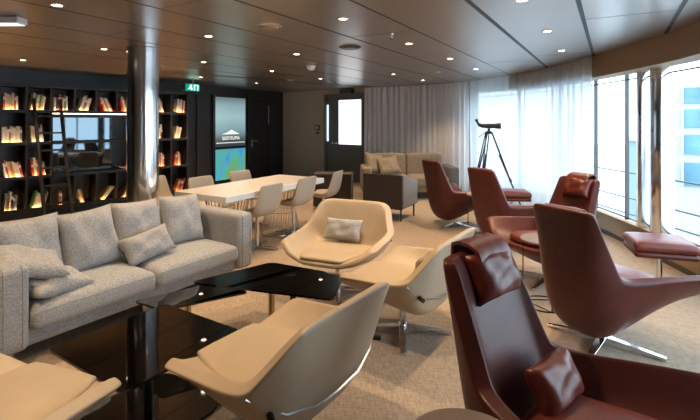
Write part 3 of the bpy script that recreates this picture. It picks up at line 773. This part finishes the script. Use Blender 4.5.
def headrest(parent, flap=True):
    """leather flap over the top edge with a stuffed roll in front"""
    h = pillow('headrest_roll', .30, .20, .13, M_leatherd, (-.318, .0 if not flap else .03, .77), (R(-20), 0, PI/2), parent=parent, seed=11, wr=.005)
    h.name = 'headrest'
    if flap:
        mb = MB(); n = 9; P = [(-.467,.86),(-.472,.92),(-.47,.975),(-.44,.988),(-.39,.983),(-.355,.965),(-.34,.93)]
        vs = []; fs = []
        for lay in (0, 1):
            for i, (x, z) in enumerate(P):
                for k in range(n+1):
                    y = -.085+.22*k/n; d = Vector((x+.41, z-.90)).normalized()*(.014*lay)
                    vs.append((x+d.x, y, z+d.y+.002*math.sin(k*2.1+i)))
        m_ = len(P); N = m_*(n+1)
        for i in range(m_-1):
            for k in range(n):
                a = i*(n+1)+k; q = (a, a+1, a+n+2, a+n+1); fs += [q, tuple(N+x for x in q[::-1])]
            for k in (0, n): a = i*(n+1)+k; fs.append((a, a+n+1, N+a+n+1, N+a))
        for i in (0, m_-1):
            for k in range(n): a = i*(n+1)+k; fs.append((a, a+1, N+a+1, N+a))
        mb.add(vs, fs); mb.build('flap', M_leatherd, None, smooth=True).parent = parent
    return h
HB = make_high('nearest red brown leather highback armchair with leather headrest and lumbar cushion')
highpos = [((.81, 1.61), -49), ((1.72, 3.06), 27), ((1.90, 5.45), 25), ((1.52, 6.5), 22), ((1.88, 4.25), 205)]
HB.location = (*highpos[0][0], 0); HB.rotation_euler = (0, 0, R(highpos[0][1]))
C1 = dup(HB, (*highpos[1][0], 0), R(highpos[1][1]), 'large dark red leather highback armchair seen from behind, right of centre')
C2 = dup(HB, (*highpos[2][0], 0), R(highpos[2][1]), 'middle red leather highback armchair seen from behind, in front of the tripod')
C3 = dup(HB, (*highpos[3][0], 0), R(highpos[3][1]), 'farthest dark red leather highback armchair beside the far sofa')
C4 = dup(HB, (*highpos[4][0], 0), R(highpos[4][1]), 'red leather highback armchair facing the camera with its back to the windows')
headrest(HB); headrest(C4)
for Cx in (C1, C2, C3): headrest(Cx, False)
c, a = highpos[0]
pillow('lumbar_cushion', .29, .18, .12, M_leatherd, chair_pt(c, R(a), -.06, .05, .43), (R(-26), 0, R(a)+PI/2), 'red brown leather lumbar cushion on the nearest highback armchair', seed=9, wr=.004)
c, a = highpos[4]
pillow('lumbar_cushion', .34, .2, .12, M_leatherd, chair_pt(c, R(a), -.085, .0, .465), (R(-22), 0, R(a)+PI/2), 'dark leather lumbar cushion on the armchair facing the camera', seed=10, wr=.004)

def ottoman(loc, rz, label):
    t = thing('ottoman', label, 'ottoman', loc, rz)
    MB().rbox(-.25, .25, -.22, .22, .35, .43, .035, .022, n=8).build('seat_cushion', M_leatherd, t, smooth=True)
    MB().rbox(-.245, .245, -.215, .215, .295, .352, .028, n=4).build('base_pad', M_leather, t, smooth=True)
    star_base(t, .296, .24, R(10)); return t
OT = ottoman((2.83, 4.12, 0), R(-18), 'square red leather ottoman on a chrome post beside the right window wall')
dup(OT, (2.52, 7.0, 0), R(-8), 'dark leather ottoman standing beneath the tripod')

# ---------------------------------------------------------------- dining chairs
def make_dining(label):
    t = thing('dining_chair', label, 'chair', group='dining chairs around the white table')
    I = [[(.22,0,.445),(.21,.15,.447),(.20,.19,.455),(.19,.205,.465)],
         [(.02,0,.43),(.02,.15,.435),(.02,.20,.455),(.02,.22,.475)],
         [(-.13,0,.44),(-.13,.15,.445),(-.12,.20,.465),(-.115,.22,.485)],
         [(-.185,0,.53),(-.182,.14,.53),(-.17,.19,.54),(-.16,.21,.55)],
         [(-.235,0,.79),(-.232,.14,.79),(-.222,.175,.785),(-.215,.19,.775)]]
    O = [[(.222,0,.415),(.212,.15,.417),(.205,.2,.43),(.195,.218,.45)],
         [(.02,0,.385),(.02,.15,.39),(.02,.205,.42),(.02,.235,.455)],
         [(-.16,0,.39),(-.16,.15,.395),(-.145,.21,.44),(-.135,.235,.47)],
         [(-.225,0,.52),(-.222,.15,.52),(-.20,.2,.535),(-.185,.225,.545)],
         [(-.262,0,.79),(-.26,.145,.79),(-.248,.185,.785),(-.238,.203,.775)]]
    shell(I, O, 'shell', M_creamd, t, .4)
    star_base(t, .395, .27, R(15)); return t
DC = make_dining('cream shell dining chair nearest the camera on the near side of the white table')
fa = TA+PI/2
DC.location = (-1.10, 5.33, 0); DC.rotation_euler = (0, 0, fa)
dup(DC, (-.752, 6.0, 0), fa, 'middle cream dining chair on the near side of the white table')
dup(DC, (-.39, 6.68, 0), fa+R(12), 'cream dining chair at the far right end of the white table')
def behind(px, Y, dist, rz, lb): dup(DC, ((px-350)/F*Y, Y, 0), rz, lb)
fb = fa+PI
behind(213, 5.78, 0, fb, 'cream dining chair behind the table in front of the poster screen, left one')
behind(252, 6.50, 0, fb, 'cream dining chair behind the table below the dark door')
behind(170, 5.85, 0, fb+R(14), 'cream dining chair at the left end of the table beside the column')

# ---------------------------------------------------------------- grey sofa
SA = R(58); SU = Vector((math.cos(SA), math.sin(SA))); SN = Vector((-SU.y, SU.x)); SO = Vector((-2.06, 2.60))
def sp_(x, y, z=0): p = SO+SU*x+SN*y; return (p.x, p.y, z)
so = thing('sofa', 'large grey melange fabric sofa with loose cushions on the left', 'sofa', (SO.x, SO.y, 0), SA)
L = 2.10
MB().rbox(.02, L-.02, .05, .93, .10, .235, .03, n=6).build('base_frame', M_sofa, so, smooth=True)
def arm(x0, x1):
    o = MB().rbox(x0, x1, -.01, .94, .105, .63, .045, .006, n=8).build('armrest', M_sofa, so, smooth=True)
    xi = x1 if x0 < 1 else x0
    mb = MB(); x_ = (x0+x1)/2
    for xx in (x0+.045, x1-.045): mb.tube([(xx, -.012, .13), (xx, -.012, .60), (xx, .01, .628), (xx, .9, .634)], .004, 6)
    mb.build('piping', M_sofa, o, smooth=True)
arm(0, .19); arm(L-.19, L)
MB().rbox(.19, L-.19, .74, .94, .12, .66, .05, n=8).build('backrest', M_sofa, so, smooth=True)
for k in (0, 1):
    x0_ = .195+k*.858; o = MB().rbox(x0_, x0_+.852, -.03, .74, .205, .345, .05, .045, n=10).build('seat_cushion', M_sofa, so, smooth=True)
    mb = MB(); mb.tube([(x0_+.03, -.024, .325), (x0_+.82, -.024, .325)], .004, 6); mb.build('piping', M_sofa, o, smooth=True)
for x in (.12, L/2, L-.12):
    for y in (.14, .85): MB().box(x-.03, x+.03, y-.012, y+.012, 0, .105).build('foot', M_chrome, so)
big = [(.36, .40, .46, .47, -16, 0, 'large grey cushion at the sofa left end, half hidden by scatter cushions'),
       (.79, .36, .44, .47, -20, -3, 'large grey cushion standing left of the sofa middle'),
       (1.21, .43, .44, .46, -17, 2, 'large grey cushion behind the small oblong cushion'),
       (1.62, .38, .43, .46, -18, 3, 'large grey cushion at the sofa right end by the armrest')]
for i, (x, y, w_, h_, ln, tw, lb) in enumerate(big):
    pillow('back_cushion', w_, h_, .17, M_pillow, sp_(x, y, .375), (R(ln), R(tw), SA), lb, seed=20+i, wr=.007)
pillow('oblong_cushion', .42, .24, .13, M_pillow, sp_(1.17, .20, .385), (R(-30), R(-10), SA-R(4)), 'small oblong grey cushion leaning in the middle of the sofa', seed=31)
pillow('scatter_cushion', .40, .34, .12, M_pillow, sp_(.42, .02, .40), (R(-80), R(4), SA+R(12)), 'crumpled grey cushion lying flat at the sofa left armrest, lower one', seed=32, wr=.012)
pillow('scatter_cushion', .44, .40, .13, M_pillow, sp_(.23, .06, .545), (R(-80), R(16), SA-R(10)), 'grey cushion lying on top of another at the sofa left armrest', seed=33, wr=.008)

# ---------------------------------------------------------------- coffee tables
def rrect(w_, h_, r, n=6):
    P = []
    for (cx_, cy_, a0_) in ((w_/2-r, h_/2-r, 0), (-w_/2+r, h_/2-r, 90), (-w_/2+r, -h_/2+r, 180), (w_/2-r, -h_/2+r, 270)):
        for k in range(n+1): a = R(a0_+90*k/n); P.append((cx_+r*math.cos(a), cy_+r*math.sin(a)))
    return P
def round_poly(P, r, n=6):
    out = []; N = len(P)
    for i in range(N):
        p = Vector(P[i]); a_ = (Vector(P[i-1])-p).normalized()*r; b_ = (Vector(P[(i+1) % N])-p).normalized()*r
        for k in range(n+1):
            t = k/n; q = (p+a_)*(1-t)**2+p*2*t*(1-t)+(p+b_)*t*t; out.append((q.x, q.y))
    return out
def coffee(loc, rz, w_, z, label, pipe, cyl=True, base=.46, bofs=(0, 0), poly=None):
    t = thing('coffee_table', label, 'coffee table', (*loc, 0), rz)
    MB().prism(poly or rrect(w_, w_, .04), z-.012, z).build('glass_top', M_smoke, t)
    bx, by = bofs
    MB().prism(rrect(base, base, .12), .001, .014, Matrix.Translation((bx, by, 0))).build('floor_plate', M_glassblack, t)
    if cyl:
        MB().cyl((bx, by, .014), (bx, by, z-.012), .022, n=24).build('post', M_black, t, smooth=True)
        MB().cyl((bx, by, z-.035), (bx, by, z-.0125), .055, n=32).build('collar', M_black, t, smooth=True)
    for (x, y) in pipe: MB().cyl((x, y, .0), (x, y, z-.012), .02, n=24).build('leg', M_brass, t, smooth=True)
    return t
CT = R(57)
coffee((-1.04, 2.32), CT, .66, .38, 'nearest square black glass coffee table between the sofa and cream chairs', [(.26, -.26)], base=.56)
coffee((-1.09, 3.1), 0, .58, .30, 'lower black glass coffee table tucked between the two taller ones', [(0, -.07)], False, .2, (.1, .12),
       round_poly([(-.36, -.08), (-.11, -.22), (.37, .08), (.12, .30)], .03))
coffee((-.5, 3.2), 0, .7, .38, 'far black glass coffee table in front of the facing cream chair', [(-.02, -.22)], True, .42, (.10, -.04),
       round_poly([(-.62, -.05), (.40, -.36), (.46, .10), (-.13, .40)], .06))

# ---------------------------------------------------------------- wire side tables
def side(loc, label, z=.54, r=.19):
    t = thing('side_table', label, 'side table', (*loc, 0), 0)
    MB().lathe([(.0001, z), (r-.004, z), (r, z-.006), (r-.004, z-.014), (.0001, z-.014)], 48).build('tabletop', M_tabletop, t, smooth=True)
    q = r*.9
    mb = MB(); mb.tube([(q*math.cos(a), q*math.sin(a), .006) for a in [2*PI*k/36 for k in range(36)]], .005, 6, True); mb.build('floor_ring', M_black, t, smooth=True)
    for k in range(3):
        a = R(25+120*k); MB().cyl((q*math.cos(a), q*math.sin(a), .006), (q*math.cos(a), q*math.sin(a), z-.013), .005, n=8).build('leg', M_black, t)
    mb = MB()
    for k in range(3):
        a = R(25+120*k); b_ = R(145+120*k); mb.tube([(q*math.cos(a), q*math.sin(a), .006), (q*math.cos(b_), q*math.sin(b_), .006)], .004, 6)
    mb.build('brace', M_black, t); return t
side((1.60, 3.70), 'round wire side table between the two middle red armchairs', r=.19)
side((1.70, 5.98), 'thin wire side table between the two rear armchairs', r=.15)
side((.345, 1.33), 'round taupe side table top at the bottom edge beside the nearest armchair', r=.185)

# ---------------------------------------------------------------- far sofa, armchair
fs_ = thing('far_sofa', 'taupe two seat sofa against the far grey curtain', 'sofa', (.24, 8.62, 0), R(2)); fs_.scale = (.92, .92, 1)
MB().rbox(0, 2.02, .05, .92, .14, .26, .03).build('base_frame', M_taupe, fs_, smooth=True)
for (a_, b2) in ((0, .2), (1.84, 2.04)): MB().rbox(a_, b2, 0, .92, .14, .62, .04).build('armrest', M_taupe if a_ == 0 else M_greyfab, fs_, smooth=True)
for k in (0, 1):
    MB().rbox(.2+k*.82, 1.015+k*.82, -.0, .72, .25, .43, .04, .02).build('seat_cushion', M_taupe, fs_, smooth=True)
    MB().rbox(.2+k*.82, 1.015+k*.82, .0, .2, 0, .46, .05, .02, M=Matrix.Translation((0, .62, .40)) @ Matrix.Rotation(R(-10), 4, 'X')).build('back_cushion', M_taupe, fs_, smooth=True)
for x in (.1, 1.92):
    for y in (.12, .84): MB().box(x-.02, x+.02, y-.02, y+.02, 0, .14).build('foot', M_black, fs_)
pillow('sofa_cushion', .46, .44, .15, M_taupe, (.52, 8.98, .46), (R(-24), R(12), R(35)), 'taupe cushion leaning against the far sofa left armrest', seed=41)
pillow('sofa_cushion', .44, .40, .14, M_taupe, (.82, 8.90, .46), (R(-34), R(-8), R(12)), 'taupe cushion lying in the left seat of the far sofa', seed=42)
ac = thing('armchair', 'boxy armchair with dark brown back and grey sides facing the far sofa', 'armchair', (.20, 7.03, 0), R(-30))
MB().box(0, .66, 0, .05, .18, .70).build('backrest', M_brownfab, ac, bevel=.012)
MB().rbox(.05, .61, .05, .19, .2, .685, .03).build('back_cushion', M_greyfab, ac, smooth=True)
for a_ in (0, .61):
    vs = [(0, .05, .2), (0, .62, .2), (0, .62, .58), (0, .12, .69), (0, .05, .69)]
    mb = MB(); mb.prism([(y, z) for _, y, z in vs], 0, .055, Matrix.Translation((a_, 0, 0)) @ Matrix(((0, 0, 1, 0), (1, 0, 0, 0), (0, 1, 0, 0), (0, 0, 0, 1)))); mb.build('armrest', mat('grey_side_fabric', (.21, .215, .22), .8), ac, bevel=.01)
MB().rbox(.055, .61, .15, .64, .25, .42, .04, .02).build('seat_cushion', M_greyfab, ac, smooth=True)
MB().box(.03, .63, .03, .6, .18, .26).build('seat_frame', M_brownfab, ac)
for x in (.05, .62):
    for y in (.06, .57): MB().box(x-.01, x+.01, y-.01, y+.01, 0, .185).build('leg', M_black, ac)

# ---------------------------------------------------------------- tripod and spotting scope
tp = (2.33, 7.55)
tr = thing('tripod', 'black wooden tripod standing in front of the bright curtain', 'tripod', (*tp, 0), 0)
feet = [(.55, -.08), (-.42, -.22), (-.02, .5)]
M_bw = mat('dark_tripod_wood', (.03, .022, .018), .4)
for (x, y) in feet:
    d = Vector((x, y)).normalized(); s = Vector((-d.y, d.x))*.022
    lg = MB()
    for sg in (-1, 1): lg.tube([(d.x*.05+s.x*sg, d.y*.05+s.y*sg, 1.32), (x*.62+s.x*sg*.9, y*.62+s.y*sg*.9, .52)], .011, 8)
    lg.tube([(x*.3, y*.3, .95), (x, y, .006)], .013, 8); lg = lg.build('leg', M_bw, tr, smooth=True)
    MB().cyl((x*.6, y*.6, .56), (x*.64, y*.64, .50), .022, n=10).build('clamp', M_black, lg)
MB().lathe([(.0001, 1.30), (.055, 1.30), (.06, 1.33), (.03, 1.35), (.022, 1.35), (.022, 1.39), (.0001, 1.39)], 20).build('tripod_head', M_black, tr, smooth=True)
MB().tube([(0, 0, 1.36), (-.1, -.05, 1.31), (-.2, -.12, 1.25)], .008, 8).build('pan_handle', M_black, tr, smooth=True)
scp = thing('spotting_scope', 'black angled spotting scope mounted on top of the tripod', 'telescope', (*tp, 1.392), R(-8)); scp.scale = (.82, .82, .82)
mb = MB(); mb.cyl((-.14, 0, .055), (.13, 0, .05), .045, .05, n=24); mb.cyl((.13, 0, .05), (.23, 0, .05), .055, .062, n=24); mb.build('body', M_black, scp, smooth=True)
mb = MB(); mb.cyl((-.13, 0, .05), (-.21, 0, .085), .042, .034, n=20); mb.cyl((-.20, 0, .075), (-.245, 0, .165), .024, .026, n=16); mb.cyl((-.24, 0, .155), (-.255, 0, .19), .033, .033, n=16); mb.build('eyepiece', M_black, scp, smooth=True)
MB().box(-.05, .05, -.02, .02, 0, .012).build('mounting_foot', M_black, scp)
